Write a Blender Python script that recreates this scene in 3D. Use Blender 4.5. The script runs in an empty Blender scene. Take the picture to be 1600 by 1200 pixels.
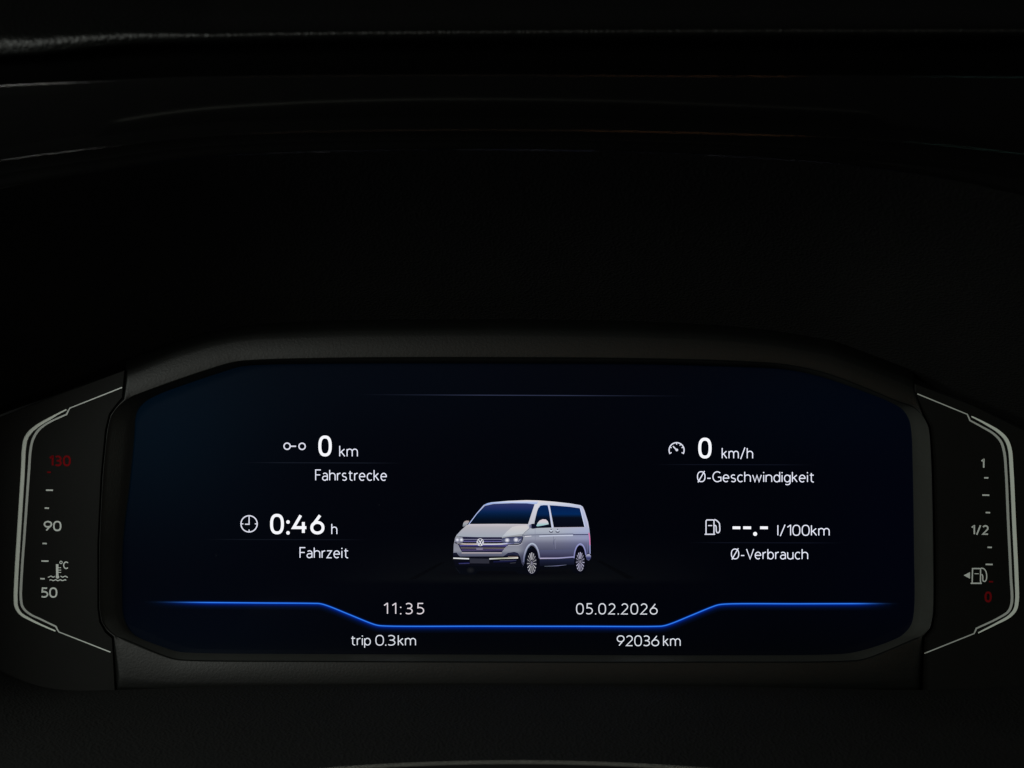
import bpy, bmesh, math, random
from mathutils import Vector, geometry
random.seed(7)
scene = bpy.context.scene
COL = scene.collection

# ------------------------------------------------------------------ camera
D = 0.60                       # camera to the front face of the cluster (m)
HALF = 0.16                    # half of the width seen at that face (m)
cam = bpy.data.cameras.new('camera'); cam_o = bpy.data.objects.new('camera', cam)
COL.objects.link(cam_o); scene.camera = cam_o
cam_o.location = (0, -D, 0); cam_o.rotation_euler = (math.radians(90), 0, 0)
cam.sensor_width = 36; cam.lens = 18 * D / HALF
cam.clip_start = 0.01; cam.clip_end = 50
cam.dof.use_dof = True; cam.dof.focus_distance = D + 0.01; cam.dof.aperture_fstop = 22
# ------------------------------------------------------------------ world and light
w = bpy.data.worlds.new('World'); scene.world = w; w.use_nodes = True
w.node_tree.nodes['Background'].inputs[0].default_value = (1.0, 1.0, 1.0, 1)
w.node_tree.nodes['Background'].inputs[1].default_value = 0.006
scene.view_settings.view_transform = 'Standard'; scene.view_settings.look = 'None'
scene.view_settings.exposure = 0; scene.view_settings.gamma = 1
scene.cycles.filter_width = 1.4
def area(name, loc, aim, size, power, col, size_y=None):
    l = bpy.data.lights.new(name, 'AREA'); l.energy = power; l.color = col
    l.shape = 'RECTANGLE'; l.size = size; l.size_y = size_y or size
    o = bpy.data.objects.new(name, l); COL.objects.link(o); o.location = loc
    o.rotation_euler = (Vector(aim) - Vector(loc)).to_track_quat('-Z', 'Y').to_euler()
    return o
area('side_key_light', (-0.43, -0.77, 0.20), (-0.02, 0, 0.0), 0.20, 2.9, (0.95, 1.0, 0.93), 0.14)  # main light from the front left; its source is out of view
area('near_side_light', (-0.28, -0.32, 0.07), (0.0, 0, 0.0), 0.07, 0.80, (0.94, 1.0, 0.93), 0.05)
area('warm_glint_light', (0.113, -0.90, 0.15), (0.04, 0, 0.05), 0.145, 0.17, (1.0, 0.50, 0.22), 0.05)  # added out of view to draw warm streaks on the glossy trim
area('dim_warm_glint_light', (-0.063, -0.90, 0.17), (0, 0, 0.05), 0.21, 0.08, (1.0, 0.66, 0.42), 0.05)  # unseen addition for the long faint streak left of centre
area('far_side_fill', (0.60, -0.52, 0.08), (-0.1, 0, 0), 0.12, 0.6, (1.0, 1.0, 0.96), 0.12)  # added unseen fill that lifts the left inner wall
area('pale_glint_light', (-0.307, -0.90, 0.15), (-0.1, 0, 0.05), 0.06, 0.24, (1.0, 1.0, 0.93), 0.05)  # small added light for the pale streak at the trim's left end
area('green_glint_light', (0.31, -0.90, 0.15), (0.1, 0, 0.05), 0.09, 0.07, (0.45, 1.0, 0.85), 0.05)  # unseen, added for the greenish streak at the trim's right end

# ------------------------------------------------------------------ helpers
def lin(c):
    return tuple(((v/255)/12.92 if v/255 <= .04045 else ((v/255+.055)/1.055)**2.4) for v in c)
def P(px, py, y=0.0):
    """a point of the place, measured on the photograph's 1600 px grid, at depth y"""
    k = HALF/800*(D+y)/D
    return Vector(((px-800)*k, y, (600-py)*k))
def link(name, me, mat=None, parent=None, smooth=False):
    o = bpy.data.objects.new(name, me); COL.objects.link(o)
    if mat: me.materials.append(mat)
    if parent: o.parent = parent
    if smooth:
        for p in me.polygons: p.use_smooth = True
    return o
def mesh(verts, faces):
    me = bpy.data.meshes.new('m'); me.from_pydata([tuple(v) for v in verts], [], faces); me.update(); return me
def thing(name, label, cat, loc=(0, 0, 0)):
    o = bpy.data.objects.new(name, None); COL.objects.link(o); o.location = loc
    o['label'] = label; o['category'] = cat; return o

def catmull(pts, n, closed=False):
    out = []; m = len(pts)
    segs = m if closed else m-1
    for i in range(segs):
        if closed: a, b, c, d = pts[i-1], pts[i], pts[(i+1) % m], pts[(i+2) % m]
        else: a, b, c, d = pts[max(i-1, 0)], pts[i], pts[i+1], pts[min(i+2, m-1)]
        a, b, c, d = map(Vector, (a, b, c, d))
        t0 = 0; t1 = max((b-a).length, 1e-6)**.5; t2 = t1+max((c-b).length, 1e-6)**.5; t3 = t2+max((d-c).length, 1e-6)**.5
        if (b-a).length < 1e-6: a = b-(c-b); t1 = (b-a).length**.5; t2 = t1+(c-b).length**.5; t3 = t2+max((d-c).length, 1e-6)**.5
        if (d-c).length < 1e-6: d = c+(c-b); t3 = t2+(d-c).length**.5
        for k in range(n):
            t = t1+(t2-t1)*k/n
            A1 = a*((t1-t)/(t1-t0))+b*((t-t0)/(t1-t0)); A2 = b*((t2-t)/(t2-t1))+c*((t-t1)/(t2-t1)); A3 = c*((t3-t)/(t3-t2))+d*((t-t2)/(t3-t2))
            B1 = A1*((t2-t)/(t2-t0))+A2*((t-t0)/(t2-t0)); B2 = A2*((t3-t)/(t3-t1))+A3*((t-t1)/(t3-t1))
            out.append(B1*((t2-t)/(t2-t1))+B2*((t-t1)/(t2-t1)))
    if not closed: out.append(Vector(pts[-1]))
    return out
def linear(pts, n, closed=False):
    out = []; m = len(pts)
    for i in range(m if closed else m-1):
        a, b = Vector(pts[i]), Vector(pts[(i+1) % m])
        for k in range(n): out.append(a.lerp(b, k/n))
    if not closed: out.append(Vector(pts[-1]))
    return out
def loft(rings, closed=False):
    n = len(rings[0]); vs = [v for r in rings for v in r]; fs = []
    for j in range(len(rings)-1):
        for i in range(n if closed else n-1):
            a = j*n+i; b = j*n+(i+1) % n
            fs.append((a, b, b+n, a+n))
    return mesh(vs, fs)

# ------------------------------------------------------------------ materials
def plastic(name, base, rough=0.6, spec=0.4, bump=0.0, scale=900, kind='noise', mottling=0.25, coat=0.0, metallic=0):
    m = bpy.data.materials.new(name); m.use_nodes = True; nt = m.node_tree; b = nt.nodes['Principled BSDF']
    b.inputs['Base Color'].default_value = (*base, 1); b.inputs['Roughness'].default_value = rough
    b.inputs['Specular IOR Level'].default_value = spec; b.inputs['Coat Weight'].default_value = coat
    b.inputs['Metallic'].default_value = metallic
    tc = nt.nodes.new('ShaderNodeTexCoord')
    n = nt.nodes.new('ShaderNodeTexNoise'); n.inputs['Scale'].default_value = 60; n.inputs['Detail'].default_value = 8; n.inputs['Roughness'].default_value = .7
    nt.links.new(tc.outputs['Object'], n.inputs['Vector'])
    r = nt.nodes.new('ShaderNodeMapRange'); r.inputs['To Min'].default_value = 1-mottling; r.inputs['To Max'].default_value = 1+mottling
    nt.links.new(n.outputs['Fac'], r.inputs['Value'])
    mx = nt.nodes.new('ShaderNodeVectorMath'); mx.operation = 'SCALE'; mx.inputs[0].default_value = base
    nt.links.new(r.outputs[0], mx.inputs['Scale']); nt.links.new(mx.outputs[0], b.inputs['Base Color'])
    if bump:
        t = nt.nodes.new('ShaderNodeTexVoronoi' if kind == 'voronoi' else 'ShaderNodeTexNoise'); t.inputs['Scale'].default_value = scale
        if kind != 'voronoi': t.inputs['Detail'].default_value = 4
        nt.links.new(tc.outputs['Object'], t.inputs['Vector'])
        bp = nt.nodes.new('ShaderNodeBump'); bp.inputs['Strength'].default_value = bump; bp.inputs['Distance'].default_value = 0.0004
        nt.links.new(t.outputs[0], bp.inputs['Height']); nt.links.new(bp.outputs[0], b.inputs['Normal'])
    return m
M_bezel = plastic('bezel_plastic', (.0020, .0022, .0020), .42, .125, .10, 1300)
M_wall = plastic('lit_surround_tone', (.021, .022, .0195), .7, .12, .25, 1400)  # bezel walls coloured lighter to stand in for side light falling on them
M_panel = plastic('panel_plastic', (.0024, .0025, .0022), .62, .07, .08, 1600)
M_shroud = plastic('shroud_plastic', (.006, .006, .0058), .8, .07, .4, 1100, 'voronoi')
M_cover = plastic('column_plastic', (.0042, .0043, .0041), .75, .10, 1.0, 1100, 'voronoi')
M_pad = plastic('dash_pad', (.0006, .0007, .0006), .45, .13, 1.0, 900)
M_gloss = plastic('gloss_black', (.0012, .0012, .0012), .10, .5, 0, coat=.3)
M_dark = plastic('gap_black', (.002, .002, .002), .9, .1)
M_trim = plastic('pale_trim', (.50, .54, .49), .45, .5, 0, mottling=.08)
M_trim2 = plastic('grey_trim', (.33, .35, .33), .4, .5, 0, mottling=.08)
M_print = plastic('pale_print', (.48, .51, .49), .6, .3, 0, mottling=.1)
M_red = plastic('red_print', (.13, .0025, .004), .7, .02, 0, mottling=.1)
M_chrome = plastic('satin_edge', (.30, .30, .27), .35, .5, 0)

M_disp = bpy.data.materials.new('display_pixels'); M_disp.use_nodes = True
nt = M_disp.node_tree; b = nt.nodes['Principled BSDF']
b.inputs['Base Color'].default_value = (.001, .001, .002, 1); b.inputs['Roughness'].default_value = .12
b.inputs['Specular IOR Level'].default_value = .2
at = nt.nodes.new('ShaderNodeAttribute'); at.attribute_name = 'pixel_colour'
nt.links.new(at.outputs['Color'], b.inputs['Emission Color']); b.inputs['Emission Strength'].default_value = 1

# ------------------------------------------------------------------ outlines of the cluster: rim, screen edge, outer edge
RSO = [
((800,560),(800,568),(800,512)),((1000,561.5),(1000,569),(1000,515)),((1150,565.5),(1150,573),(1120,521)),
((1230,571),(1225,577),(1210,530)),((1290,584),(1280,588),(1300,545)),((1350,606),(1345,610),(1370,572)),
((1400,627),(1392,629),(1415,589)),((1427,637),(1410,640),(1427,596)),((1441,650),(1420,655),(1443,649)),
((1450,668),(1424,675),(1452,667)),((1454,720),(1426,725),(1456.5,720)),((1457,850),(1428,850),(1459.5,850)),
((1457,955),(1428,955),(1459.5,956)),((1452,980),(1423,977),(1454.5,981)),((1440,993),(1410,992),(1442,996)),
((1425,999),(1395,1000),(1437,1080)),((1383,1017),(1365,1011),(1385,1080)),((1350,1029),(1335,1019),(1350,1080)),
((1325,1032),(1310,1022),(1320,1080)),((1100,1033.5),(1100,1024),(1100,1080)),((800,1033.5),(800,1023),(800,1080)),
((500,1032.5),(500,1022),(500,1080)),((300,1031),(300,1020),(300,1080)),((275,1029),(278,1018),(262,1080)),
((255,1023),(258,1012),(240,1080)),((200,1000),(215,995),(183,1080)),((180,992),(203,985),(177,996)),
((168,982),(196,972),(166,986)),((160,970),(192,957),(157.5,971)),((157,950),(191,940),(154.5,950)),
((157,850),(192,850),(154.5,850)),((162,745),(204,745),(159.5,745)),((169,675),(210,680),(166.5,674)),
((175,650),(211.5,655),(172.5,648)),((185,636),(216,640),(183,634)),((197,626.5),(228,627),(193,622)),
((205,622),(240,620),(197,577)),((225,614),(258,612),(225,566)),((275,596),(300,597),(275,546)),
((325,579),(345,582),(325,531)),((367,567),(375,573),(367,523)),((400,564),(410,570),(410,518)),((550,560.5),(550,568),(550,513))]
N = 8
RIM = catmull([(*r[0], 0) for r in RSO], N, True)
SCR = catmull([(*r[1], 0) for r in RSO], N, True)
OUT = linear([(*r[2], 0) for r in RSO], N, True)
SY = 0.0125                                   # depth of the display glass
def ring(pts, y): return [P(p.x, p.y, y(p) if callable(y) else y) for p in pts]
def mix(A, B, t): return [a.lerp(b, t) for a, b in zip(A, B)]

cluster = thing('instrument_cluster', 'lit digital instrument cluster with a silver van on its wide dark blue display', 'instrument cluster', (0, 0, 0))
def face_y(p):                                # the face leans back towards its top and bottom edges
    return .0002+.0046*max(0, 648-p.y)/130-.0017*max(0, p.y-984)/95
def proud(d): return lambda p: face_y(p)+d
OB = [Vector((p.x, p.y-15 if p.y < 640 else p.y, 0)) for p in OUT]
rings = [ring(OB, proud(.012)), ring(mix(OUT, OB, .7), proud(.0055)), ring(mix(OUT, OB, .35), proud(.0022)), ring(mix(OUT, OB, .12), proud(.0014)), ring(OUT, proud(.0008)), ring(mix(OUT, RIM, .1), proud(.0004)), ring(mix(OUT, RIM, .22), proud(.0001)), ring(mix(OUT, RIM, .3), proud(0)),
         ring(mix(OUT, RIM, .5), proud(0)), ring(mix(RIM, OUT, .06), proud(0)), ring(mix(RIM, OUT, .02), proud(.0001)), ring(RIM, proud(.0005))]
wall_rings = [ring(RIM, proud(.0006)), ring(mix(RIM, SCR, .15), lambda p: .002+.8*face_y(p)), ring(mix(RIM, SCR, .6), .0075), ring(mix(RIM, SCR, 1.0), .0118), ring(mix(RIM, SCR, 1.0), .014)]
bez = link('bezel', loft(rings, True), M_bezel, cluster, True)
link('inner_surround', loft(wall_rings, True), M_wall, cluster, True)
# closed box behind it all
def slab(outline, y0, y1, name, mat, parent, bev=0.00028, smooth=False):
    bm = bmesh.new(); vs = [bm.verts.new(P(x, yy, y0)) for x, yy in outline]
    f = bm.faces.new(vs); bm.normal_update()
    if f.normal.y > 0: f.normal_flip()
    r = bmesh.ops.extrude_face_region(bm, geom=[f]); nv = [e for e in r['geom'] if isinstance(e, bmesh.types.BMVert)]
    # the copy stays in front, the original goes back
    for v, q in zip(vs, [P(x, yy, y1) for x, yy in outline]): v.co = q
    bmesh.ops.recalc_face_normals(bm, faces=bm.faces)
    if bev:
        ed = [e for e in bm.edges if all(v in nv for v in e.verts)]
        bmesh.ops.bevel(bm, geom=ed, offset=bev, segments=3, affect='EDGES', profile=.5)
    me = bpy.data.meshes.new('m'); bm.to_mesh(me); bm.free()
    return link(name, me, mat, parent, smooth)
slab([(-110, 480), (1710, 480), (1710, 1110), (-110, 1110)], .026, .034, 'back_plate', M_dark, cluster, 0)

# ------------------------------------------------------------------ display
def inside_tri(outline, step):
    """triangulate an outline with grid points inside it"""
    xs = [p[0] for p in outline]; ys = [p[1] for p in outline]; n = len(outline)
    pts = [Vector((p[0], p[1])) for p in outline]
    def inn(x, y):
        c = False; j = n-1
        for i in range(n):
            xi, yi = outline[i][0], outline[i][1]; xj, yj = outline[j][0], outline[j][1]
            if (yi > y) != (yj > y) and x < (xj-xi)*(y-yi)/(yj-yi)+xi: c = not c
            j = i
        return c
    if step:
        y = min(ys)+step*.5
        while y < max(ys):
            x = min(xs)+step*.5
            while x < max(xs):
                if inn(x, y): pts.append(Vector((x, y)))
                x += step
            y += step
    r = geometry.delaunay_2d_cdt(pts, [(i, (i+1) % n) for i in range(n)], [], 1, 1e-5)
    return [(v.x, v.y) for v in r[0]], [tuple(f) for f in r[2]]
class Pic:
    """flat picture on the display: polygons and strokes with their own pixel colours"""
    def __init__(s): s.v = []; s.f = []; s.c = []; s.k = 0
    def add(s, pts, fs, cols, layer=None):
        o = len(s.v); y = SY-0.00005-(s.k if layer is None else layer)*6e-6
        s.v += [P(x, yy, y) for x, yy in pts]; s.f += [tuple(i+o for i in f) for f in fs]
        s.c += [lin(c) for c in cols]; s.k += 1
    def poly(s, pts, col, step=0):
        v, f = inside_tri(pts, step)
        s.add(v, f, [col(x, y) if callable(col) else col for x, y in v])
    def stroke(s, pts, wd, col):
        v, f = ribbon(pts, wd)
        s.add(v, f, [col(x, y) if callable(col) else col for x, y in v])
    def disc(s, cx, cy, rx, ry, col, n=20, edge=None):
        v = [(cx, cy)]+[(cx+rx*math.cos(2*math.pi*i/n), cy+ry*math.sin(2*math.pi*i/n)) for i in range(n)]
        s.add(v, [(0, 1+i, 1+(i+1) % n) for i in range(n)], [col]+[edge or col]*n)
    def build(s, name, parent, mat=None, label=None):
        me = mesh(s.v, s.f)
        a = me.color_attributes.new('pixel_colour', 'FLOAT_COLOR', 'POINT')
        for i, c in enumerate(s.c): a.data[i].color = (*c, 1)
        o = link(name, me, mat or M_disp, parent)
        if label: o['label'] = label
        return o
def ribbon(pts, wd):
    pts = [Vector((p[0], p[1])) for p in pts]
    q = [pts[0]]
    for p in pts[1:]:
        if (p-q[-1]).length > 1e-4: q.append(p)
    pts = q; n = len(pts); vs = []
    ws = wd if isinstance(wd, (list, tuple)) else [wd]*n
    if len(ws) != n: ws = [ws[min(int(i*len(ws)/n), len(ws)-1)] for i in range(n)]
    closed = (pts[0]-pts[-1]).length < 1e-3
    for i in range(n):
        a = pts[i-1] if i else (pts[-2] if closed else None); c = pts[i+1] if i < n-1 else (pts[1] if closed else None)
        d1 = (pts[i]-a).normalized() if a is not None else None; d2 = (c-pts[i]).normalized() if c is not None else None
        if d1 is None: d1 = d2
        if d2 is None: d2 = d1
        t = (d1+d2); t = t.normalized() if t.length > 1e-5 else d1
        nrm = Vector((-t.y, t.x)); k = max(.5, nrm.dot(Vector((-d1.y, d1.x))))
        h = ws[i]/2/k
        vs += [tuple(pts[i]+nrm*h), tuple(pts[i]-nrm*h)]
    return vs, [(2*i, 2*i+1, 2*i+3, 2*i+2) for i in range(n-1)]

def bg(x, y):
    r, g, bl = 0.0, 1.2, 5.2
    d = math.hypot((x-225)/190, (y-665)/170); t = math.exp(-d*d)
    r += .5*t; g += 8*t; bl += 13.5*t
    d = math.hypot((x-560)/330, (y-590)/90); t = math.exp(-d*d); r += .8*t; g += 3*t; bl += 5*t
    d = math.hypot((x-1280)/260, (y-630)/90); t = math.exp(-d*d); g += 2*t; bl += 5*t
    d = math.hypot((x-300)/190, (y-1000)/60); t = math.exp(-d*d); g += 2*t; bl += 5*t
    d = math.hypot((x-1400)/120, (y-820)/190); t = math.exp(-d*d); bl += 3*t
    # faint studio floor under the van
    if 820 < y < 906:
        fx = max(0, 1-abs(x-815)/330); t = max(0, (y-835)/70)*fx
        r += 11*t; g += 12*t; bl += 9*t
    # contact shade below the van
    d = ((x-800)/105)**2+((y-897)/6)**2; t = math.exp(-d*d)*.7; r *= 1-t; g *= 1-t; bl *= 1-t*.7
    t = max(0, (y-960)/60); bl -= 2.5*t
    return (max(r, 0), max(g, 0), max(bl, 0))
out = [(p.x, p.y) for p in mix(SCR, RIM, .12)]
pic = Pic(); v, f = inside_tri(out, 9); pic.add([(x, y) for x, y in v], f, [bg(x, y) for x, y in v])
display = pic.build('display', cluster)
for vv in display.data.vertices:
    q = vv.co; vv.co = (q.x, SY, q.z)

# ---- a stroke alphabet (centre lines; cap height 1) ----
def A(cx, cy, rx, ry, a0, a1, n=None):
    n = n or max(6, int(abs(a1-a0)/12))
    return [(cx+rx*math.cos(math.radians(a0+(a1-a0)*i/n)), cy+ry*math.sin(math.radians(a0+(a1-a0)*i/n))) for i in range(n+1)]
def SE(cx, cy, rx, ry, e=2.5, n=36):
    o = []
    for i in range(n+1):
        a = 2*math.pi*i/n; c, s_ = math.cos(a), math.sin(a)
        o.append((cx+rx*math.copysign(abs(c)**(2/e), c), cy+ry*math.copysign(abs(s_)**(2/e), s_)))
    return o
X = .69
arch = lambda x0, wd: [(x0, X-.26)]+A(x0+wd/2, X-.24, wd/2, .24, 180, 0)[1:]+[(x0+wd, 0)]
G = {
'0': (.58, [SE(.29, .5, .29, .5)]),
'1': (.27, [[(0, .80), (.24, 1.0), (.27, 1.0), (.27, 0)]]),
'2': (.55, [A(.27, .72, .26, .28, 155, -35)+[(0, 0), (.55, 0)]]),
'3': (.53, [A(.23, .76, .26, .24, 140, -85)+[(.12, .52)], A(.22, .26, .30, .26, 84, -135)]),
'4': (.68, [[(.38, 1), (.0, .30), (.68, .30)], [(.52, .62), (.52, 0)]]),
'5': (.52, [[(.48, 1), (.08, 1), (.06, .58)]+A(.20, .305, .32, .305, 100, -130)]),
'6': (.60, [[(.44, 1), (.08, .48)], SE(.30, .30, .30, .30, 2.1)]),
'9': (.60, [[(.52, .52), (.16, 0)], SE(.30, .70, .30, .30, 2.1)]),
':': (.02, ['.0', '.62']), '.': (.02, ['.0']),
'-': (.30, [[(0, .34), (.30, .34)]]), '/': (.40, [[(0, -.08), (.40, 1.06)]]),
'k': (.42, [[(0, 0), (0, 1)], [(.39, X), (.02, .34)], [(.12, .43), (.42, 0)]]),
'm': (.86, [[(0, 0), (0, X)], arch(0, .43), arch(.43, .43)]),
'h': (.50, [[(0, 0), (0, 1)], arch(0, .50)]), 'n': (.50, [[(0, 0), (0, X)], arch(0, .50)]),
'r': (.30, [[(0, 0), (0, X)], [(0, .40)]+A(.27, .41, .27, .28, 180, 88)[1:]]),
'F': (.47, [[(.47, 1), (0, 1), (0, 0)], [(0, .52), (.42, .52)]]),
'a': (.44, [A(.22, .46, .22, .23, 140, 0)+[(.44, 0)], [(.44, .40), (.22, .40)]+A(.21, .20, .21, .20, 90, 270)+[(.26, 0), (.44, .14)]]),
's': (.38, [A(.20, .52, .18, .17, 45, 250)+[(.22, .345)]+A(.19, .17, .19, .17, 70, -145)]),
't': (.36, [[(.13, .90), (.13, .18)]+A(.30, .18, .17, .18, 180, 285)[1:], [(0, X), (.34, X)]]),
'e': (.50, [[(.01, .36), (.49, .36)]+A(.25, .345, .25, .345, 5, 310)]),
'c': (.42, [A(.25, .345, .25, .345, 48, 312)]),
'z': (.42, [[(0, X), (.40, X), (0, 0), (.42, 0)]]),
'i': (.02, [[(.01, 0), (.01, X)], '.93']), 'l': (.02, [[(.01, 0), (.01, 1)]]),
'Ø': (.66, [SE(.33, .5, .33, .5, 2.3), [(.04, -.07), (.62, 1.07)]]),
'G': (.70, [A(.38, .5, .38, .5, 48, 300)+[(.70, .10), (.70, .46), (.44, .46)]]),
'w': (.76, [[(0, X), (.20, 0), (.38, .66), (.56, 0), (.76, X)]]),
'd': (.50, [[(.50, 0), (.50, 1)], A(.25, .345, .25, .345, 0, 360)]),
'b': (.50, [[(0, 0), (0, 1)], A(.25, .345, .25, .345, 0, 360)]),
'p': (.50, [[(0, X), (0, -.27)], A(.25, .345, .25, .345, 0, 360)]),
'g': (.50, [[(.50, X), (.50, -.06)]+A(.25, -.06, .25, .22, 0, -130)[1:], A(.25, .345, .25, .345, 0, 360)]),
'V': (.64, [[(0, 1), (.32, 0), (.64, 1)]]),
'u': (.48, [[(0, X), (0, .24)]+A(.24, .24, .24, .24, 180, 360)[1:], [(.48, X), (.48, 0)]]),
'C': (.62, [A(.38, .5, .38, .5, 46, 314)]),
}
ROT = math.radians(0.17)                       # the unit sits a touch askew
KERN = {'r': -.07, 't': -.03, 'F': -.05, 'V': -.07}
def text_shapes(s, x0, x1, base, cap, wt, space=.30, tgt=None):
    """strokes of a string whose ink runs from x0 to x1; cap = ink height, wt = stroke width"""
    H = cap-wt; ink = sum(G[c][0]*H+wt for c in s if c != ' ')+sum(KERN.get(c, 0)*H for c in s[:-1]); ns = s.count(' ')
    gaps = max(1, len(s)-1)
    tr = (x1-x0-ink-ns*space*H)/gaps; sx = 1
    if len(s) > 1 and tgt:
        sx = (x1-x0-ns*space*H-gaps*tgt*H-wt*sum(c != ' ' for c in s)-sum(KERN.get(c, 0)*H for c in s[:-1]))/(sum(G[c][0]*H for c in s if c != ' ')); tr = tgt*H
    x = x0; res = []
    for c in s:
        if c == ' ': x += space*H+tr; continue
        gw, st = G[c]; gw = gw*sx
        for q in st:
            if isinstance(q, str):
                res.append(('dot', x+wt/2+gw*H/2, base-(wt/2)-float(q)*H, wt*.62))
            else:
                res.append(('st', [(x+wt/2+a*sx*H, base-wt/2-b_*H) for a, b_ in q]))
        x += gw*H+wt+tr+KERN.get(c, 0)*H
    return res
def put_text(pc, s, x0, x1, base, cap, wt, col, space=.30, tgt=.12):
    for r in text_shapes(s, x0, x1, base, cap, wt, space, tgt):
        f_ = lambda px, py: (px, py+(px-x0)*math.sin(ROT)*1.0)
        if r[0] == 'dot': pc.disc(*f_(r[1], r[2]), r[3], r[3], col)
        else: pc.stroke([f_(*p) for p in r[1]], wt, col)
BIG = (246, 247, 252); LAB = (226, 229, 244); UNI = (228, 231, 246); LOW = (214, 217, 226)
def readout(name, s, x0, x1, base, cap, wt, col, label=None, space=.3, tgt=.12):
    pc = Pic(); put_text(pc, s, x0, x1, base, cap, wt, col, space, tgt); return pc.build(name, display, label=label)
readout('value_text', '0', 497.4, 519.8, 713.2, 32.8, 4.7, BIG, 'large white 0 before km')
readout('unit_text', 'km', 530, 559.2, 713.8, 18, 1.65, UNI)
readout('caption_text', 'Fahrstrecke', 492.4, 604.6, 751.2, 17.8, 1.65, LAB, 'white word Fahrstrecke')
readout('value_text', '0:46', 422, 507, 834.8, 32, 4.6, BIG, 'large white 0:46', tgt=.14)
readout('unit_text', 'h', 517.6, 527.8, 835.2, 17.4, 1.65, UNI)
readout('caption_text', 'Fahrzeit', 468, 545, 872.2, 17.4, 1.65, LAB, 'white word Fahrzeit')
readout('value_text', '0', 1091, 1113.2, 716.4, 32.6, 4.7, BIG, 'large white 0 before km/h')
readout('unit_text', 'km/h', 1127.6, 1176.8, 716.8, 17.6, 1.65, UNI)
readout('caption_text', 'Ø-Geschwindigkeit', 1089, 1272.6, 753.4, 17.2, 1.65, LAB, 'white word Ø-Geschwindigkeit')
readout('unit_text', 'l/100km', 1214.4, 1296.4, 837.2, 17.4, 1.65, UNI)
readout('caption_text', 'Ø-Verbrauch', 1142, 1262.8, 874, 17.0, 1.65, LAB, 'white word Ø-Verbrauch')
readout('clock_text', '11:35', 599.3, 662.8, 959.8, 18, 1.8, (215, 207, 214), 'white clock time 11:35', tgt=.36)
readout('date_text', '05.02.2026', 900, 1027.6, 960, 17.6, 1.75, (212, 214, 222), 'white date 05.02.2026', tgt=.20)
pc = Pic(); put_text(pc, 'trip', 548, 579.5, 1008.6, 16.8, 1.65, LOW); put_text(pc, '0.3', 586.5, 618, 1008.8, 16.8, 1.65, LOW); put_text(pc, 'km', 621.5, 650, 1009, 17.2, 1.65, LOW)
pc.build('trip_text', display, label='white text trip 0.3 km')
pc = Pic(); put_text(pc, '92036', 963.6, 1030, 1009.6, 17, 1.7, LOW); put_text(pc, 'km', 1036, 1063.6, 1009.8, 17.4, 1.65, LOW)
pc.build('odometer_text', display, label='white text 92036 km')
# dashes of the empty consumption value
pc = Pic()
for a, c in ((1144.6, 1156.8), (1161.2, 1173.6), (1187.6, 1199.8)): pc.stroke([(a, 824.6), (c, 824.7)], 4.4, BIG)
pc.disc(1179.9, 834.2, 3.2, 3.2, BIG); pc.build('value_text', display, label='large white dashes --.-')
# icons
IC = (214, 216, 230)
def circ(cx, cy, r, n=40, a0=0, a1=360): return [(cx+r*math.cos(math.radians(a0+(a1-a0)*i/n)), cy-r*math.sin(math.radians(a0+(a1-a0)*i/n))) for i in range(n+1)]
pc = Pic(); pc.stroke(circ(448.6, 697.2, 4.9), 2.1, IC); pc.stroke(circ(472, 697.4, 4.9), 2.1, IC); pc.stroke([(453.8, 697.3), (462.6, 697.3)], 2.2, IC)
pc.build('route_icon', display, label='two small rings joined by a dash')
pc = Pic(); cx, cy = 389.2, 818.5; pc.stroke(circ(cx, cy, 12.7), 1.9, IC)
for a in (0, 90, 180, 270):
    c_, s_ = math.cos(math.radians(a)), math.sin(math.radians(a)); pc.stroke([(cx+c_*12.4, cy+s_*12.4), (cx+c_*9, cy+s_*9)], 1.7, IC)
pc.stroke([(cx, cy-9), (cx, cy+1)], 1.8, IC); pc.stroke([(cx+.9, cy+.6), (cx-6.4, cy+.6)], 1.8, IC)
pc.build('clock_icon', display, label='small white clock face')
pc = Pic(); cx, cy = 1057.2, 703.4; pc.stroke(circ(cx, cy, 11.7, 40, -30, 210), 2.0, IC)
for a in (-25, 25, 55, 90, 155, 205):
    c_, s_ = math.cos(math.radians(a)), -math.sin(math.radians(a)); pc.stroke([(cx+c_*11.5, cy+s_*11.5), (cx+c_*8.6, cy+s_*8.6)], 1.6, IC)
pc.stroke([(cx-5.6, cy-6.2), (cx+.3, cy+.2)], 2.0, IC); pc.disc(cx+.3, cy-.4, 2.1, 2.1, IC)
pc.build('speed_icon', display, label='small white dial with needle')
def pump(pc, bx, c, wd):
    f_ = lambda q: [(bx+x, y) for x, y in q]
    pc.stroke(f_([(2.2, 834), (2.2, 814), (3.6, 812.4), (13.4, 812.4), (14.6, 813.6), (14.6, 834)]), wd, c)
    pc.stroke(f_([(0, 834.8), (16.4, 834.8)]), wd, c); pc.stroke(f_([(5.4, 821.2), (11.8, 821.2)]), wd*.85, c)
    pc.stroke(f_(catmull([(15.0, 811.8, 0), (18, 812.8, 0), (22.8, 817.6, 0), (23.4, 821, 0), (23.5, 829.4, 0), (21.6, 832.3, 0), (19.6, 832.2, 0), (18.2, 829.6, 0), (17.9, 823, 0), (17.0, 821.2, 0), (14.8, 820.8, 0)], 4) and
        [(p.x, p.y) for p in catmull([(15.0, 811.8, 0), (18, 812.8, 0), (22.8, 817.6, 0), (23.4, 821, 0), (23.5, 829.4, 0), (21.6, 832.3, 0), (19.6, 832.2, 0), (18.2, 829.6, 0), (17.9, 823, 0), (17.0, 821.2, 0), (14.8, 820.8, 0)], 4)]), wd, c)
pc = Pic(); pump(pc, 1101, IC, 1.9); pc.build('fuel_pump_icon', display, label='small white outlined fuel pump')
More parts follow.
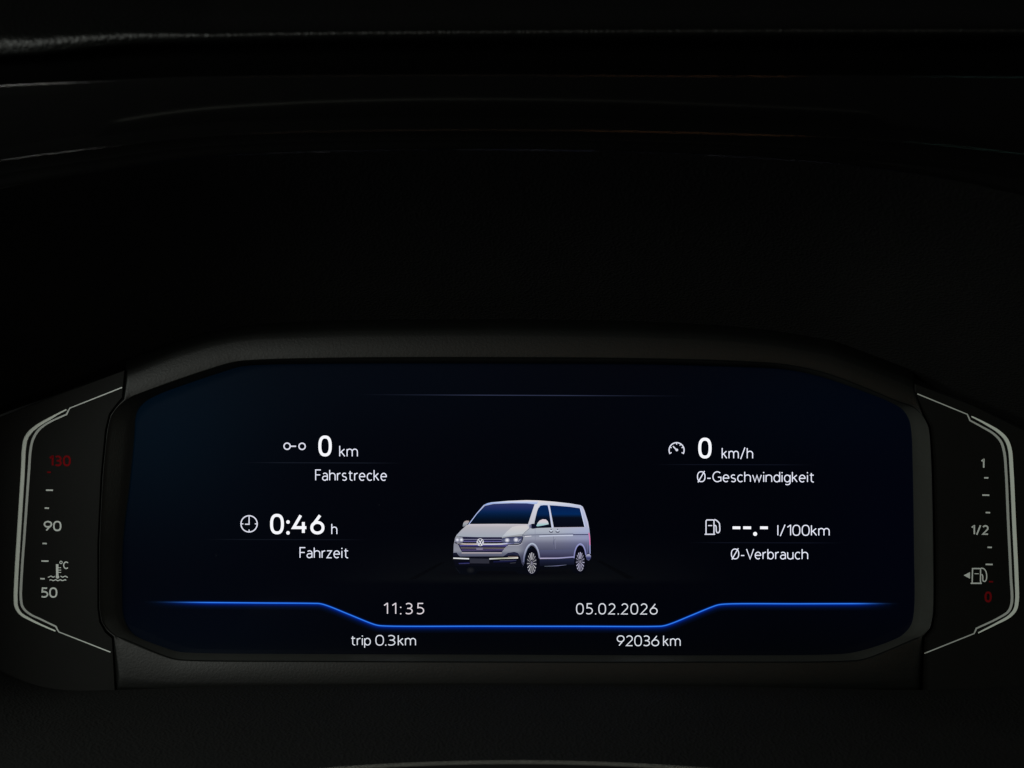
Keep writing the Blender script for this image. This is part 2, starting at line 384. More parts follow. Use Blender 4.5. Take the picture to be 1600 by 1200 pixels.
# thin lines
def fade_line(name, pts, wd, col, x0, x1, f0, f1, label=None):
    def cf(x, y):
        t = min(1, max(0, (x-x0)/f0), 1e9) if x < (x0+x1)/2 else min(1, max(0, (x1-x)/f1))
        b_ = bg(x, y); return tuple(b_[i]*(1-t)+col[i]*t for i in range(3))
    pc = Pic(); pp = [(x0+(x1-x0)*i/60, pts[0]+(pts[1]-pts[0])*i/60) for i in range(61)]
    pc.stroke(pp, wd, cf); return pc.build(name, display, label=label)
fade_line('divider_line', (722.8, 723.6), 1.5, (17, 21, 30), 378, 632, 60, 60)
fade_line('divider_line', (842.8, 843.4), 1.5, (13, 17, 25), 318, 575, 60, 60)
fade_line('divider_line', (725.8, 726.4), 1.5, (12, 15, 25), 1020, 1275, 60, 60)
fade_line('divider_line', (847.8, 848.4), 1.5, (12, 15, 25), 1072, 1322, 60, 60)
fade_line('header_line', (616.6, 618.8), 1.6, (40, 45, 66), 560, 1075, 190, 190)
# blue status line with its glow
ctrl = [(222, 940.6, 0), (300, 941.2, 0), (400, 942, 0), (488, 942.7, 0), (500, 943.2, 0), (511, 946.2, 0), (545, 959.8, 0), (580, 974, 0), (590, 977, 0), (602, 978.1, 0), (760, 978.4, 0), (900, 978.6, 0),
        (1024, 978.7, 0), (1036, 978.0, 0), (1048, 974.6, 0), (1080, 961.6, 0), (1112, 948.5, 0), (1122, 945.2, 0), (1134, 943.8, 0), (1250, 943.4, 0), (1330, 943.2, 0), (1405, 943.0, 0)]
path = catmull(ctrl, 7)
prof = [(-4, (0, 0, 0)), (-2.2, (0, 6, 34)), (-1.1, (4, 36, 112)), (-.45, (44, 122, 236)), (.25, (56, 136, 250)), (.9, (8, 62, 180)), (1.8, (0, 36, 128)), (3.0, (0, 22, 96)), (4.6, (0, 14, 58)), (7, (0, 8, 28)), (11, (0, 0, 0))]
vs, fs, cs = [], [], []
for i, p in enumerate(path):
    a = path[max(i-1, 0)]; c = path[min(i+1, len(path)-1)]; t = (c-a).normalized(); nrm = Vector((-t.y, t.x))
    if nrm.y < 0: nrm = -nrm
    fd = min(1, max(0, (p.x-222)/110))*min(1, max(0, (1405-p.x)/75)); fd = fd*fd*(3-2*fd)
    for o_, c_ in prof:
        q = (p.x+nrm.x*o_, p.y+nrm.y*o_); b_ = bg(*q); vs.append(q); cs.append(tuple(max(b_[k], b_[k]*(1-fd)+max(b_[k], c_[k])*fd) for k in range(3)))
m_ = len(prof)
for i in range(len(path)-1):
    for j in range(m_-1): fs.append((i*m_+j, i*m_+j+1, (i+1)*m_+j+1, (i+1)*m_+j))
pc = Pic(); pc.add(vs, fs, cs, 0); pc.build('status_line', display, label='glowing blue line dipping in its middle')

# ---- the van picture ----
K = 6.154
def V(pts): return [(680+x/K, 760+y/K) for x, y in pts]
def grad(stops, axis=1):
    def f_(px, py):
        t = (py-760)*K if axis else (px-680)*K
        if t <= stops[0][0]: return stops[0][1]
        for (a, ca), (b_, cb) in zip(stops, stops[1:]):
            if t <= b_: k = (t-a)/(b_-a); return tuple(ca[i]*(1-k)+cb[i]*k for i in range(3))
        return stops[-1][1]
    return f_
van = Pic()
def vp(pts, col, step=0): van.poly(V(pts), col, step)
def vs_(pts, wd, col, curve=False):
    if curve: pts = [(p.x, p.y) for p in catmull([(*q, 0) for q in pts], 5)]
    van.stroke(V(pts), [q/K for q in wd] if isinstance(wd, list) else wd/K, col)
# floor joints of the studio
vp([(55, 730), (95, 730), (-190, 893), (-260, 893)], lambda x, y: tuple(v*.55 for v in bg(x, y)))
vp([(1550, 715), (1590, 712), (1920, 880), (1850, 893)], lambda x, y: tuple(v*.55 for v in bg(x, y)))
# shade and underbody
vp([(172, 640), (178, 740), (205, 790), (235, 838), (300, 850), (380, 845), (420, 812), (760, 812), (800, 838), (960, 850), (1010, 800), (1300, 790), (1330, 830), (1400, 840), (1450, 800), (1470, 700), (1300, 600), (600, 600)], (4, 6, 12))
van.disc(*V([(340, 805)])[0], 42/K, 32/K, (26, 27, 30), edge=(5, 7, 12))
side = grad([(150, (200, 208, 226)), (380, (186, 190, 206)), (440, (174, 181, 200)), (470, (150, 156, 178)), (500, (156, 160, 182)), (545, (112, 114, 140)), (600, (88, 90, 116)), (640, (66, 68, 92)), (672, (54, 55, 78))])
front = grad([(370, (178, 178, 186)), (480, (164, 168, 178)), (560, (138, 140, 158)), (620, (146, 149, 166)), (640, (116, 120, 140)), (662, (92, 95, 118)), (720, (62, 64, 88))])
def body(px, py):
    x = (px-680)*K; k = min(1, max(0, (x-800)/110)); a, c = front(px, py), side(px, py); q = min(1, max(0, (x-1150)/300))
    o_ = [a[i]*(1-k)+c[i]*k for i in range(3)]; return (o_[0]*(.95-.03*q), o_[1]*(.95-.02*q), o_[2]*(.93+.07*q))
vp([(174, 650), (178, 560), (190, 500), (205, 468), (250, 420), (300, 375), (330, 360), (400, 262), (470, 176), (500, 164), (540, 154), (700, 140), (880, 133), (1000, 136), (1150, 148), (1300, 165), (1395, 180), (1418, 194), (1435, 230), (1470, 340), (1482, 410), (1490, 480), (1493, 560), (1493, 655), (1450, 660),
    (1440, 610), (1415, 575), (1385, 566), (1360, 590), (1345, 640), (1338, 686), (1005, 700), (995, 660), (975, 610), (945, 575), (920, 570), (890, 600), (868, 660), (858, 740), (840, 775), (700, 700), (230, 680)], body, 2.2)
# hood
vp([(322, 368), (600, 364), (880, 368), (905, 388), (845, 455), (650, 487), (400, 487), (240, 482), (205, 470), (250, 420), (300, 375)], grad([(366, (196, 190, 196)), (390, (176, 174, 180)), (440, (166, 168, 180)), (486, (158, 166, 178))]), 3)
vp([(742, 388), (800, 378), (892, 372), (908, 392), (850, 455), (645, 482), (690, 432)], grad([(372, (206, 200, 202)), (420, (198, 198, 202)), (480, (182, 190, 200))]), 3)
vs_([(322, 366), (600, 362), (890, 366)], 7, (196, 190, 198), True)
# roof and pillars
vp([(468, 180), (500, 162), (540, 153), (700, 139), (880, 132), (1000, 135), (975, 170), (740, 160), (560, 166), (480, 184)], grad([(134, (228, 218, 214)), (146, (206, 214, 236)), (166, (150, 172, 226))]), 2)
vp([(975, 170), (1000, 135), (1150, 147), (1300, 164), (1400, 181), (1425, 205), (1410, 214), (1390, 207), (1150, 182), (1030, 176)], grad([(136, (224, 214, 212)), (165, (206, 210, 222)), (200, (180, 188, 216))]), 2)
vs_([(322, 366), (400, 262), (470, 181)], 9, (168, 182, 226))
vp([(960, 168), (1012, 168), (985, 215), (935, 375), (905, 402), (880, 372), (900, 350), (930, 260)], grad([(168, (212, 212, 222)), (300, (196, 196, 206)), (400, (184, 186, 198))]), 2)
# glass
vp([(330, 362), (402, 265), (478, 187), (560, 169), (740, 162), (880, 163), (955, 172), (925, 262), (893, 362), (600, 360)], grad([(165, (46, 54, 102)), (210, (28, 42, 92)), (245, (6, 34, 76)), (285, (1, 22, 50)), (325, (2, 12, 28)), (362, (3, 11, 24))]), 2.5)
vp([(998, 195), (1015, 184), (1045, 180), (1082, 181), (1095, 240), (1118, 396), (1030, 399), (945, 402), (958, 330), (980, 240)], grad([(182, (4, 34, 84)), (270, (2, 34, 78)), (300, (3, 14, 36)), (396, (5, 8, 18))]), 2.5)
vp([(1101, 182), (1150, 184), (1300, 197), (1388, 210), (1398, 222), (1437, 384), (1434, 390), (1141, 394)], grad([(185, (4, 30, 80)), (270, (0, 38, 88)), (285, (4, 24, 52)), (300, (4, 10, 24)), (392, (4, 6, 18))]), 2.5)
vs_([(1088, 180), (1102, 240), (1128, 398)], 13, (196, 202, 230)); vs_([(1088, 180), (1040, 177), (1010, 183), (995, 205)], 5, (190, 200, 228), True)
vs_([(1395, 208), (1415, 290), (1440, 390)], 9, (196, 206, 236)); vs_([(1141, 396), (1440, 392)], 4, (178, 170, 190))
vs_([(1418, 200), (1440, 270), (1462, 350), (1474, 400)], 5, (206, 200, 214))
# mirrors
vp([(922, 362), (945, 358), (975, 372), (1092, 366), (1092, 378), (1030, 392), (940, 408), (918, 402)], (10, 12, 34))
vp([(972, 380), (985, 350), (1005, 327), (1035, 315), (1065, 318), (1085, 338), (1092, 364), (1040, 375), (985, 384)], grad([(316, (214, 198, 204)), (350, (206, 204, 212)), (372, (150, 196, 200))]), 2)
vp([(905, 370), (925, 362), (925, 402), (905, 398)], (110, 112, 140))
vp([(264, 386), (270, 352), (285, 334), (305, 328), (328, 332), (320, 352), (302, 372), (285, 386)], grad([(330, (170, 152, 150)), (360, (158, 164, 172)), (386, (120, 124, 132))]), 2)
# side creases
vs_([(838, 470), (960, 466), (1200, 459), (1328, 457)], 5, (52, 54, 84)); vs_([(1326, 464), (1472, 463)], 8, (44, 44, 86))
vs_([(1000, 478), (1160, 474), (1325, 472)], 11, (192, 198, 218)); vs_([(862, 481), (926, 477)], 6, (226, 224, 232))
vs_([(838, 470), (862, 440), (912, 402)], 3, (74, 80, 104)); vs_([(960, 402), (961, 480), (963, 570)], 2.5, (118, 120, 146))
vs_([(1138, 480), (1139, 660)], 2.5, (92, 94, 124)); vs_([(1156, 500), (1158, 600)], 2, (136, 138, 168)); vs_([(1134, 560), (1140, 525), (1156, 503)], 3, (70, 72, 100), True)
vs_([(1470, 470), (1462, 640)], 2.5, (120, 124, 170))
for hx in (1115, 1177):
    vs_([(hx-18, 430), (hx-10, 440), (hx+8, 441), (hx+17, 432)], 7, (40, 38, 66), True); van.disc(*V([(hx, 413)])[0], 6/K, 5/K, (70, 74, 96)); vs_([(hx-10, 425), (hx+10, 425)], 7, (206, 214, 232))
vp([(1008, 612), (1335, 606), (1340, 668), (1008, 684)], grad([(606, (82, 86, 116)), (640, (72, 74, 102)), (680, (50, 48, 76))]), 3)
# tail lamp and rear bumper
vs_([(1478, 446), (1486, 500), (1488, 570)], 10, grad([(446, (214, 110, 160)), (560, (206, 130, 180))])); vs_([(1488, 565), (1489, 648)], 9, (150, 154, 200))
vp([(1446, 668), (1460, 655), (1482, 652), (1498, 668), (1496, 692), (1478, 714), (1458, 706)], grad([(652, (196, 196, 210)), (672, (120, 124, 164)), (690, (36, 38, 84)), (714, (90, 94, 124))]), 2)
# lower bumper
vp([(172, 640), (205, 636), (222, 660), (238, 674), (650, 672), (700, 656), (760, 645), (800, 648), (818, 680), (830, 735), (850, 770), (800, 778), (520, 772), (250, 768), (195, 770), (178, 720)], grad([(640, (22, 24, 44)), (680, (8, 9, 20)), (775, (6, 8, 16))]), 3)
vp([(660, 668), (700, 640), (760, 630), (795, 640), (812, 668), (790, 664), (740, 655)], (34, 36, 60))
vs_([(225, 740), (330, 733)], 9, (24, 26, 74)); vs_([(560, 725), (700, 722), (780, 712)], 12, (20, 22, 58)); vs_([(620, 715), (780, 708)], 4, (70, 72, 100)); vs_([(720, 738), (775, 734)], 5, (60, 62, 72))
vp([(332, 692), (518, 696), (520, 741), (334, 739)], (44, 45, 56))
vs_([(174, 690), (326, 696)], 12, grad([(170, (222, 224, 224)), (250, (190, 196, 198)), (325, (220, 224, 226))], 0)); vs_([(520, 697), (640, 692), (797, 687)], 12, grad([(520, (206, 210, 206)), (640, (168, 172, 150)), (797, (226, 222, 214))], 0))
vs_([(700, 676), (796, 674)], 7, (112, 96, 92))
vs_([(196, 780), (222, 812), (236, 835)], 4, (20, 24, 32)); vs_([(228, 744), (330, 742)], 4, (66, 66, 110))
# grille
vp([(262, 488), (640, 490), (660, 545), (716, 548), (700, 565), (670, 590), (640, 632), (258, 630), (240, 600), (222, 560), (192, 540), (200, 530), (262, 530)], (24, 22, 52))
for pts, wd, c in (([(232, 484), (420, 490), (640, 490)], 5, (60, 60, 88)), ([(262, 509), (640, 509)], 4, (156, 156, 186)), ([(268, 527), (638, 528)], 4.5, (128, 124, 196)), ([(262, 541), (640, 541)], 4, (70, 68, 66)),
                   ([(236, 571), (400, 570), (690, 572)], 4.5, (124, 118, 200)), ([(244, 592), (682, 594)], 5, (146, 138, 128)), ([(254, 612), (400, 612), (655, 610)], 4.5, (126, 112, 168))):
    vs_(pts, wd, c)
vs_([(208, 546), (260, 553), (400, 555), (640, 554), (760, 546)], 10, grad([(200, (206, 206, 216)), (330, (216, 196, 180)), (470, (226, 224, 234)), (640, (224, 226, 232)), (700, (190, 190, 240)), (760, (40, 40, 90))], 0), True)
vs_([(254, 640), (640, 640)], 7, (190, 176, 176)); vp([(392, 588), (460, 588), (456, 612), (398, 612)], (118, 112, 132))
# head lamps
vp([(636, 520), (650, 497), (700, 488), (842, 482), (838, 515), (815, 545), (700, 549), (645, 540)], grad([(485, (58, 62, 92)), (520, (88, 92, 122)), (545, (70, 76, 104))]), 2.5)
for hx, hy, r in ((692, 517, 26), (777, 513, 27)): van.disc(*V([(hx, hy)])[0], r/K, r*.9/K, (248, 248, 255), edge=(100, 104, 134))
vs_([(700, 556), (790, 558), (818, 548), (836, 520), (845, 486)], 7, (8, 8, 26), True); vs_([(640, 500), (700, 488), (845, 478)], 4, (40, 44, 66)); vs_([(800, 530), (820, 505)], 5, (190, 192, 210))
vs_([(700, 566), (800, 566), (838, 548)], 4, (178, 176, 190), True)
vp([(186, 530), (194, 496), (262, 494), (272, 520), (262, 540), (215, 546)], grad([(495, (140, 142, 158)), (545, (112, 114, 132))]), 2.5)
for hx, r in ((213, 21), (252, 21)): van.disc(*V([(hx, 514)])[0], r/K, r*.9/K, (240, 242, 252), edge=(128, 130, 150))
vs_([(184, 540), (215, 552), (262, 545)], 6, (14, 12, 36)); vs_([(205, 484), (262, 488)], 4, (60, 62, 84))
# round badge
bx, by = 433, 537
van.disc(*V([(bx, by)])[0], 35/K, 37/K, (206, 206, 214), 28); van.disc(*V([(bx, by)])[0], 29/K, 31/K, (70, 72, 100), 28)
for q in ([(-17, -25), (0, 2), (17, -25)], [(-27, -8), (-12, 25), (0, 4), (12, 25), (27, -8)]): vs_([(bx+x, by+y) for x, y in q], 7.5, (232, 232, 238))
# wheels
vp([(862, 790), (860, 690), (885, 622), (920, 594), (950, 598), (980, 640), (1003, 700), (1003, 790), (960, 850), (890, 850)], (4, 5, 14))
vs_([(848, 730), (858, 660), (880, 595), (905, 562), (932, 550), (962, 566), (988, 615), (1004, 690)], 15, grad([(550, (172, 182, 200)), (620, (150, 156, 180)), (730, (92, 96, 126))]), True)
vs_([(866, 720), (880, 640), (905, 600), (930, 590)], 4, (4, 22, 44), True)
vp([(1340, 780), (1345, 680), (1358, 610), (1385, 580), (1412, 586), (1436, 630), (1446, 700), (1440, 790), (1405, 838), (1365, 830)], (5, 5, 18))
vs_([(1334, 690), (1345, 620), (1368, 570), (1395, 553), (1420, 568), (1440, 610), (1450, 660)], 12, grad([(550, (150, 154, 204)), (660, (124, 126, 176))]), True)
vs_([(1005, 692), (1180, 690), (1336, 678)], 13, grad([(1005, (168, 162, 190)), (1336, (140, 140, 184))], 0))
vp([(1005, 703), (1338, 690), (1342, 752), (1180, 758), (1005, 768)], grad([(690, (30, 36, 64)), (760, (12, 15, 28))]), 3)
vs_([(1050, 768), (1120, 766), (1180, 763), (1262, 754)], 6, grad([(1050, (70, 80, 88)), (1180, (110, 112, 150)), (1262, (74, 80, 96))], 0))
for (wx, wy, rx, ry, tx, cc) in ((928, 735, 46, 101, 70, (214, 214, 220)), (1394, 722, 41, 92, 58, (204, 202, 234))):
    van.disc(*V([(wx-2, wy+4)])[0], (rx+14)/K, (ry+16)/K, (3, 4, 12), 28)
    van.disc(*V([(wx, wy)])[0], rx/K, ry/K, (40, 40, 52), 28)
    for i in range(15):
        a = 2*math.pi*(i+.3)/15; c_, s_ = math.cos(a), math.sin(a); k = .72+.28*math.sin(a*1.5+1)**2
        vs_([(wx+c_*rx*.30, wy+s_*ry*.30), (wx+c_*rx*.98, wy+s_*ry*.98)], [3.5, 8], tuple(v*k*.92 for v in cc))
    van.disc(*V([(wx, wy+4)])[0], rx*.22/K, ry*.2/K, (120, 118, 134), 14)
    vs_([(wx+rx*math.cos(t), wy+ry*math.sin(t)) for t in [math.radians(40+i*10) for i in range(11)]], 4, (150, 150, 165))
van.build('van_picture', display, label='silver van seen from its front left corner, shown on the display')

# dust on the glass
M_dust = plastic('dust_grey', (.10, .10, .10), .9, .1, 0)
vs, fs = [], []
for x, y in ((592.5, 789), (727.5, 669), (580, 861), (1111, 656), (931, 662), (452, 632), (1296, 905), (338, 868)):
    r = random.choice((.25, .35, .45)); a = random.uniform(0, 3); o_ = len(vs)
    vs += [P(x+r*q*math.cos(a+k*math.pi/3), y+r*math.sin(a+k*math.pi/3), SY-.0010) for k in range(6) for q in (random.uniform(.6, 1.6),)]
    fs.append(tuple(o_+k for k in range(6)))
link('dust', mesh(vs, fs), M_dust, display)['kind'] = 'stuff'

# ------------------------------------------------------------------ gauge panels at both ends
PY = .0016
Lp = [(195.2, 578), (191.4, 621), (181.6, 632.8), (171.0, 647), (164.9, 672), (158, 745), (153, 850), (153, 951), (156, 972.4), (164.8, 988), (175.6, 997.6), (180.5, 1085), (100, 1085), (0, 1085), (-90, 1070), (-90, 720), (-50, 672), (0, 652), (100, 613)]
Rp = [(1428.8, 599), (1429.3, 634.6), (1443.8, 647.6), (1453.6, 666), (1458, 720), (1461, 850), (1461, 957), (1456, 982), (1443.6, 997.4), (1440, 1085), (1520, 1085), (1600, 1085), (1690, 1070), (1690, 760), (1650, 700), (1600, 672), (1520, 633)]
left_p = slab(Lp, PY, .02, 'gauge_panel', M_panel, cluster); left_p['label'] = 'coolant temperature panel left of the display'
right_p = slab(Rp, PY, .02, 'gauge_panel', M_panel, cluster); right_p['label'] = 'fuel gauge panel right of the display'
def strip(name, pts, wd, mat, parent, th=.0005, y=PY):
    """raised ribbon with bevelled flanks"""
    v, f = ribbon(pts, wd); v2, _ = ribbon(pts, [q*.72 for q in (wd if isinstance(wd, list) else [wd]*len(pts))])
    n = len(v)//2
    lo = [[P(*v[2*i], y+.0001), P(*v2[2*i], y-th), P(*v2[2*i+1], y-th), P(*v[2*i+1], y+.0001)] for i in range(n)]
    vs = [p for r in lo for p in r]; fs = []
    for i in range(n-1):
        for j in range(3): a = i*4+j; fs.append((a, a+1, a+5, a+4))
    fs += [(0, 1, 2, 3), tuple((n-1)*4+j for j in (3, 2, 1, 0))]
    return link(name, mesh(vs, fs), mat, parent)
def dense(ctrl, widths, n=6):
    p = catmull([(*q, 0) for q in ctrl], n); m = len(ctrl)
    ws = [widths[min(i//n, m-1)]*(1-(i % n)/n)+widths[min(i//n+1, m-1)]*((i % n)/n) for i in range(len(p))]
    return [(q.x, q.y) for q in p], ws
Lo = [(103.8, 640), (92, 646), (81, 652.3), (60, 664.5), (47, 675.5), (40.4, 686), (37.7, 700), (35.6, 740), (30.6, 820), (25.8, 900), (24.6, 935), (25.8, 948), (32.5, 959), (50, 969.5), (68, 978), (86.5, 986)]
Low_ = [2.6, 3.2, 4.4, 6, 7, 7.4, 7.5, 7.4, 7.4, 7.4, 7.2, 6.8, 5.6, 4.4, 3.4, 2.6]
Ro = [(1517.9, 650.6), (1528, 655.6), (1538, 660.8), (1560, 674), (1572, 686), (1578, 701), (1581, 735), (1585, 820), (1588.7, 900), (1589.4, 938), (1586.5, 952.5), (1577.5, 963), (1556, 975), (1528.5, 989)]
Row = [2.6, 3.2, 4.2, 6, 7, 7.2, 7.3, 7.3, 7.3, 7.2, 6.6, 5.6, 4, 2.6]
Li = [(104, 647.5), (75, 661), (60, 672.5), (51.4, 687), (47.8, 703), (45, 740), (39.4, 820), (33.8, 900), (32.8, 936), (35.8, 949), (46, 959), (66, 968.8), (87.5, 979)]
Liw = [3.2, 4, 4.8, 5, 5, 5, 5, 5, 5, 4.8, 4.2, 3.6, 3.2]
Ri = [(1515.8, 657), (1532.5, 666), (1552.7, 677.8), (1564, 690), (1569.4, 707), (1572, 735), (1575.8, 820), (1579.6, 900), (1581, 942), (1576, 955), (1560.6, 965.5), (1525.7, 982)]
Riw = [3, 3.6, 4.4, 4.8, 5, 5, 5, 5, 5, 4.6, 3.8, 3.2]
for parent, o_, ow, i_, iw, e0, e1 in ((left_p, Lo, Low_, Li, Liw, [(190.8, 605.4), (109.4, 637.6), (106.6, 642)], [(89.6, 983.6), (92.4, 987.6), (172.5, 1019)]),
                                       (right_p, Ro, Row, Ri, Riw, [(1433.4, 615.4), (1511.4, 647.4), (1513.6, 652)], [(1524, 986), (1522, 990), (1444, 1021.2)])):
    p, w_ = dense(o_, ow); strip('trim_strip', p, w_, M_trim, parent)
    p, w_ = dense(i_, iw); p = e0[:2]+[e0[2]]+p+[e1[0]]+e1[1:]; w_ = [2.3, 2.3, 2.8]+w_+[2.8, 2.3, 2.3]
    strip('inner_trim_strip', p, w_, M_trim2, parent, .00035)
def tick(parent, cx, cy, wd, mat):
    o_ = strip('tick_mark', [(cx-wd/2, cy-.1), (cx+wd/2, cy+.1)], [3.0, 3.0], mat, parent, .00012)
for cx, cy, wd, m in ((76.6, 738, 6, M_red), (77.3, 766, 11, M_print), (73.2, 794, 7, M_print), (69.7, 849.3, 7, M_print), (70.3, 876.7, 11, M_print), (66.4, 904.3, 7, M_print)): tick(left_p, cx, cy, wd, m)
for cx, cy, wd, m in ((1541, 746.7, 6.6, M_print), (1540.3, 773.7, 11, M_print), (1543.6, 801, 7, M_print), (1546.4, 855.3, 6.8, M_print), (1545.5, 882, 11, M_print), (1548.5, 909, 6.5, M_red)): tick(right_p, cx, cy, wd, m)
class Print(Pic):
    def add(s, pts, fs, cols, layer=None):
        o = len(s.v); y = PY-.00006-s.k*6e-6
        s.v += [P(x, yy, y) for x, yy in pts]; s.f += [tuple(i+o for i in f) for f in fs]; s.c += [(0, 0, 0)]*len(pts); s.k += 1
def numeral(s, x0, x1, base, cap, wt, mat, parent, name='numeral', slant=0):
    pc = Print()
    for r in text_shapes(s, x0, x1, base, cap, wt, .3, .10):
        f_ = lambda px, py: (px+(base-py)*slant, py)
        if r[0] == 'dot': pc.disc(*f_(r[1], r[2]), r[3], r[3], 0)
        else: pc.stroke([f_(*p) for p in r[1]], wt, 0)
    return pc.build(name, parent, mat)
numeral('130', 76.4, 110.6, 728.6, 17, 3.0, M_red, left_p)['label'] = 'dim red number 130'
numeral('90', 68.2, 96, 830, 16.2, 2.5, M_print, left_p)['label'] = 'grey number 90'
numeral('50', 63.8, 89.6, 934, 16.2, 2.5, M_print, left_p)['label'] = 'grey number 50'
numeral('1', 1532.4, 1539.8, 732, 15.2, 2.5, M_print, right_p)['label'] = 'grey number 1'
numeral('1/2', 1517.2, 1545, 835.8, 15.4, 2.4, M_print, right_p)['label'] = 'grey fraction 1/2'
numeral('0', 1538.4, 1551, 941.2, 17, 3.2, M_red, right_p)['label'] = 'dim red number 0'
pc = Print(); pc.stroke(circ(95.3, 878.7, 1.9), 1.2, 0)
for r in text_shapes('C', 98.6, 110.2, 889.2, 12, 1.8): pc.stroke(r[1], 1.8, 0)
pc.stroke([(89.4, 881.5), (89.4, 901)], 3.9, 0); pc.disc(89.8, 901.4, 2.7, 2.7, 0)
for y_ in (887, 890.8, 894.4): pc.stroke([(91.4, y_), (95.4, y_)], 1.2, 0)
wave = lambda a, c, y_: [(a+(c-a)*i/16, y_+.8*math.sin((a+(c-a)*i/16)*.85)) for i in range(17)]
pc.stroke(wave(74.8, 85.6, 901), 1.5, 0); pc.stroke(wave(94.6, 106, 901), 1.5, 0); pc.stroke(wave(77.4, 103.4, 906.6), 1.5, 0)
pc.build('thermometer_icon', left_p, M_print, 'grey coolant thermometer with °C')
pc = Print(); pc.poly([(1505.7, 899), (1515.6, 893.8), (1515.6, 904.2)], 0)
pc.stroke([(1519, 911), (1519.6, 888.4), (1532.2, 888.4), (1532.0, 911)], 2.0, 0); pc.stroke([(1516.6, 911.4), (1534, 911.4)], 2.2, 0); pc.stroke([(1522.6, 896.4), (1529.2, 896.4)], 1.3, 0)
pc.stroke([(p.x, p.y) for p in catmull([(1533.2, 887.6, 0), (1537.4, 888.8, 0), (1540.8, 893.8, 0), (1541.4, 904.6, 0), (1539, 908.4, 0), (1536.2, 907.6, 0), (1535.4, 900, 0), (1534, 897.2, 0)], 4)], 1.8, 0)
pc.build('fuel_pump_icon', right_p, M_print, 'grey fuel pump with arrow pointing left')

# ------------------------------------------------------------------ dashboard hood over the cluster
hood = thing('dashboard_hood', 'black dashboard hood arching over the display with glossy ridged trim and grained pad', 'dashboard hood')
B = [(-110, 1180), (-112, 1000), (-105, 800), (-75, 705), (-40, 668), (0, 648), (100, 612), (197, 572), (300, 537), (400, 515), (600, 506), (800, 504), (1000, 508), (1150, 517), (1300, 541), (1420, 588), (1520, 632), (1600, 668), (1650, 690), (1690, 740), (1712, 860), (1714, 1000), (1712, 1180)]
F = [(-490, 1300), (-505, 1050), (-495, 800), (-450, 580), (-300, 400), (-130, 330), (0, 295), (150, 270), (300, 248), (450, 239), (620, 235), (800, 234.5), (1000, 238), (1150, 245), (1300, 256), (1450, 275), (1600, 306), (1750, 345), (1900, 430), (2010, 600), (2040, 800), (2050, 1050), (2040, 1300)]
def lerp_ring(t, y, bulge=0.0):
    out_ = []
    for a, c in zip(B, F):
        p = P(*a, .018).lerp(P(*c, -.12), t)
        out_.append(p)
    return [Vector(q) for q in catmull([tuple(p) for p in out_], 6)]
rr = []
for k in range(13):
    t = k/12; r = lerp_ring(t, 0)
    s_ = math.sin(t*math.pi)*.006
    rr.append([Vector((p.x, p.y, p.z+s_)) for p in r])
link('inner_shroud', loft(rr), M_shroud, hood, True)
# glossy trim: a ridged section swept along the lip
Fd = [(p.x, p.y) for p in catmull([(*q, 0) for q in F], 6)]
def lip(dy_px, y, flat):
    """a line above the lip, dy_px higher at the middle, drawn flatter by 'flat'"""
    o_ = []
    for x, yy in Fd:
        base = 234.5+(yy-234.5)*(1-(flat+(1.0-flat)*.85*min(1, max(0, (x-900)/400))*min(1, flat/.5)))
        o_.append(P(x, base-dy_px, y))
    return o_
sec = [(0, -.1200, 0), (1.2, -.1206, 0), (8, -.1216, .02), (16.9, -.1230, .1), (17.1, -.12311, .1), (17.3, -.12306, .1), (17.8, -.12316, .1), (30.9, -.1252, .2), (31.1, -.12535, .2), (31.3, -.12528, .2), (31.9, -.12540, .2),
       (110.8, -.13579, .56), (111.5, -.13583, .57), (115.9, -.1364, .72), (116.5, -.13645, .73), (117.1, -.1364, .74), (117.8, -.1361, .74),
       (122, -.133, .74), (140, -.121, .74), (160, -.112, .74), (174, -.106, .74), (190, -.098, .75)]
def smooth_sec(sec, n=4):
    p = catmull([(a, b_*1000, c*100) for a, b_, c in sec], n); return [(q.x, q.y/1000, q.z/100) for q in p]
tr = link('gloss_trim', loft([lip(*s_) for s_ in sec]), M_gloss, hood, True)
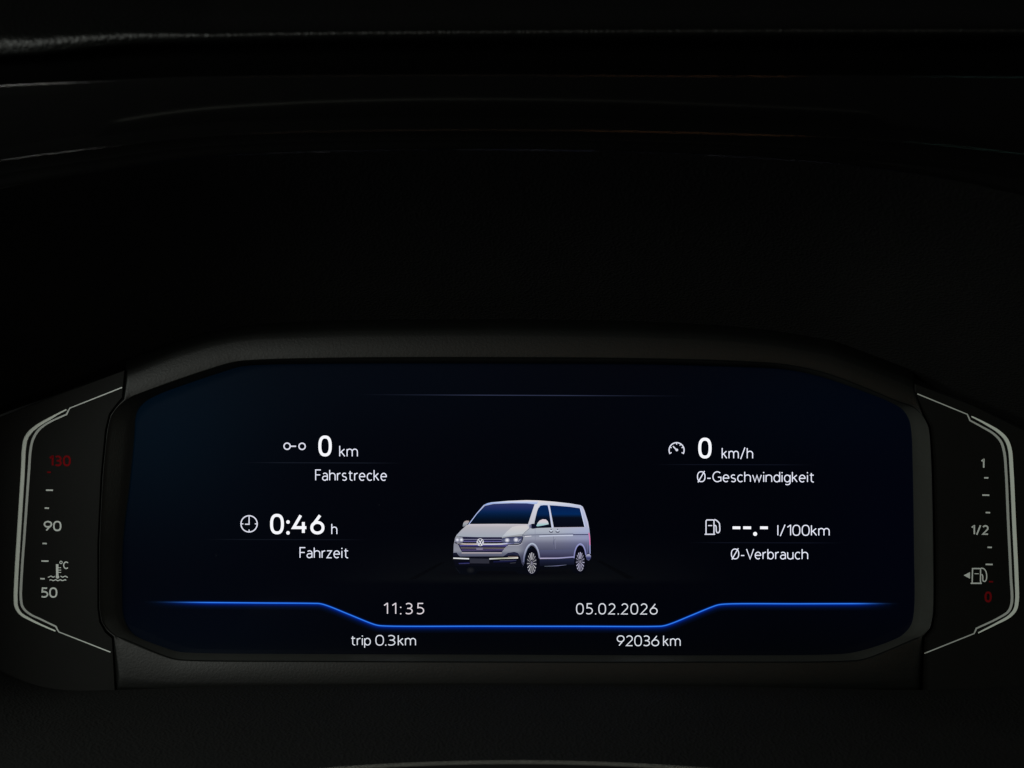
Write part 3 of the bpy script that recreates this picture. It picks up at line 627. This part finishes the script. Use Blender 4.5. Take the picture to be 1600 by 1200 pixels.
# grained pad whose rounded edge overhangs the trim
E = [(-300, 128), (-150, 104), (0, 88), (60, 84), (110, 78), (200, 69), (300, 65), (400, 62.5), (600, 60), (800, 58.5), (1100, 57), (1400, 56.5), (1600, 56.5), (1800, 58), (2000, 66)]
Ed = catmull([(*q, 0) for q in E], 8)
ps = [(10, -.105), (3, -.114), (0, -.1235), (-.5, -.1255), (-3.5, -.1266), (-8, -.1272), (-13, -.1268), (-18, -.1245), (-28, -.117), (-45, -.098), (-80, -.065), (-140, -.0), (-220, .1)]
ps = [(q.x, q.y/1000) for q in catmull([(a, c*1000, 0) for a, c in ps], 5)]
wide = lambda x: 1+1.3*min(1, max(0, (330-x)/330))
link('top_pad', loft([[P(p.x, p.y+a*(wide(p.x) if a < 0 else 1), c) for p in Ed] for a, c in ps]), M_pad, hood, True)

# ------------------------------------------------------------------ steering column cover and wheel hub
cb = [(-320, 960), (-160, 985), (-60, 1018), (0, 1048), (50, 1068), (100, 1077), (182, 1077), (350, 1071), (550, 1068), (800, 1067), (1100, 1071), (1300, 1075), (1437, 1077), (1600, 1070), (1700, 1055), (1850, 1030), (1950, 1000)]
cbd = catmull([(*q, 0) for q in cb], 6)
def crow(y, z_off, y_from=-.003):
    r = []
    for p in cbd:
        q = P(p.x, p.y, y_from); drop = z_off
        r.append(Vector((q.x, y, q.z+drop)))
    return r
rows = [crow(.024, -.012), crow(.006, -.004), crow(.0, -.0012), crow(-.003, -.0002), crow(-.006, 0)]
for k in range(1, 15): rows.append(crow(-.006-.011*k, -.00025*k-.00006*k*k+.0002))
rows.append(crow(-.17, -.03)); rows.append(crow(-.17, -.09))
cover = link('steering_column_cover', loft(rows), M_cover, None, True)
cover['label'] = 'grained black shelf of the steering column cover below the display'; cover['category'] = 'column cover'
hub = thing('steering_wheel_assembly', 'black steering wheel hub, only its thin pale curved edge showing at the bottom', 'steering wheel')
hy = -.185
def harc(dy, y): return [P(x, 1190.4+dy+(x-806)**2*9.3/265**2, y) for x in range(0, 1601, 25)]
link('hub_cover', loft([harc(60, hy+.03), harc(6, hy+.012), harc(1.0, hy+.003), harc(2.2, hy), harc(10, hy-.003), harc(60, hy-.008), harc(150, hy-.01)]), M_dark, hub, True)
link('edge_trim', loft([harc(1.0, hy+.0015), harc(0.2, hy+.0008), harc(0.0, hy-.0002), harc(.4, hy-.001), harc(1.1, hy-.0008)]), M_chrome, hub, True)
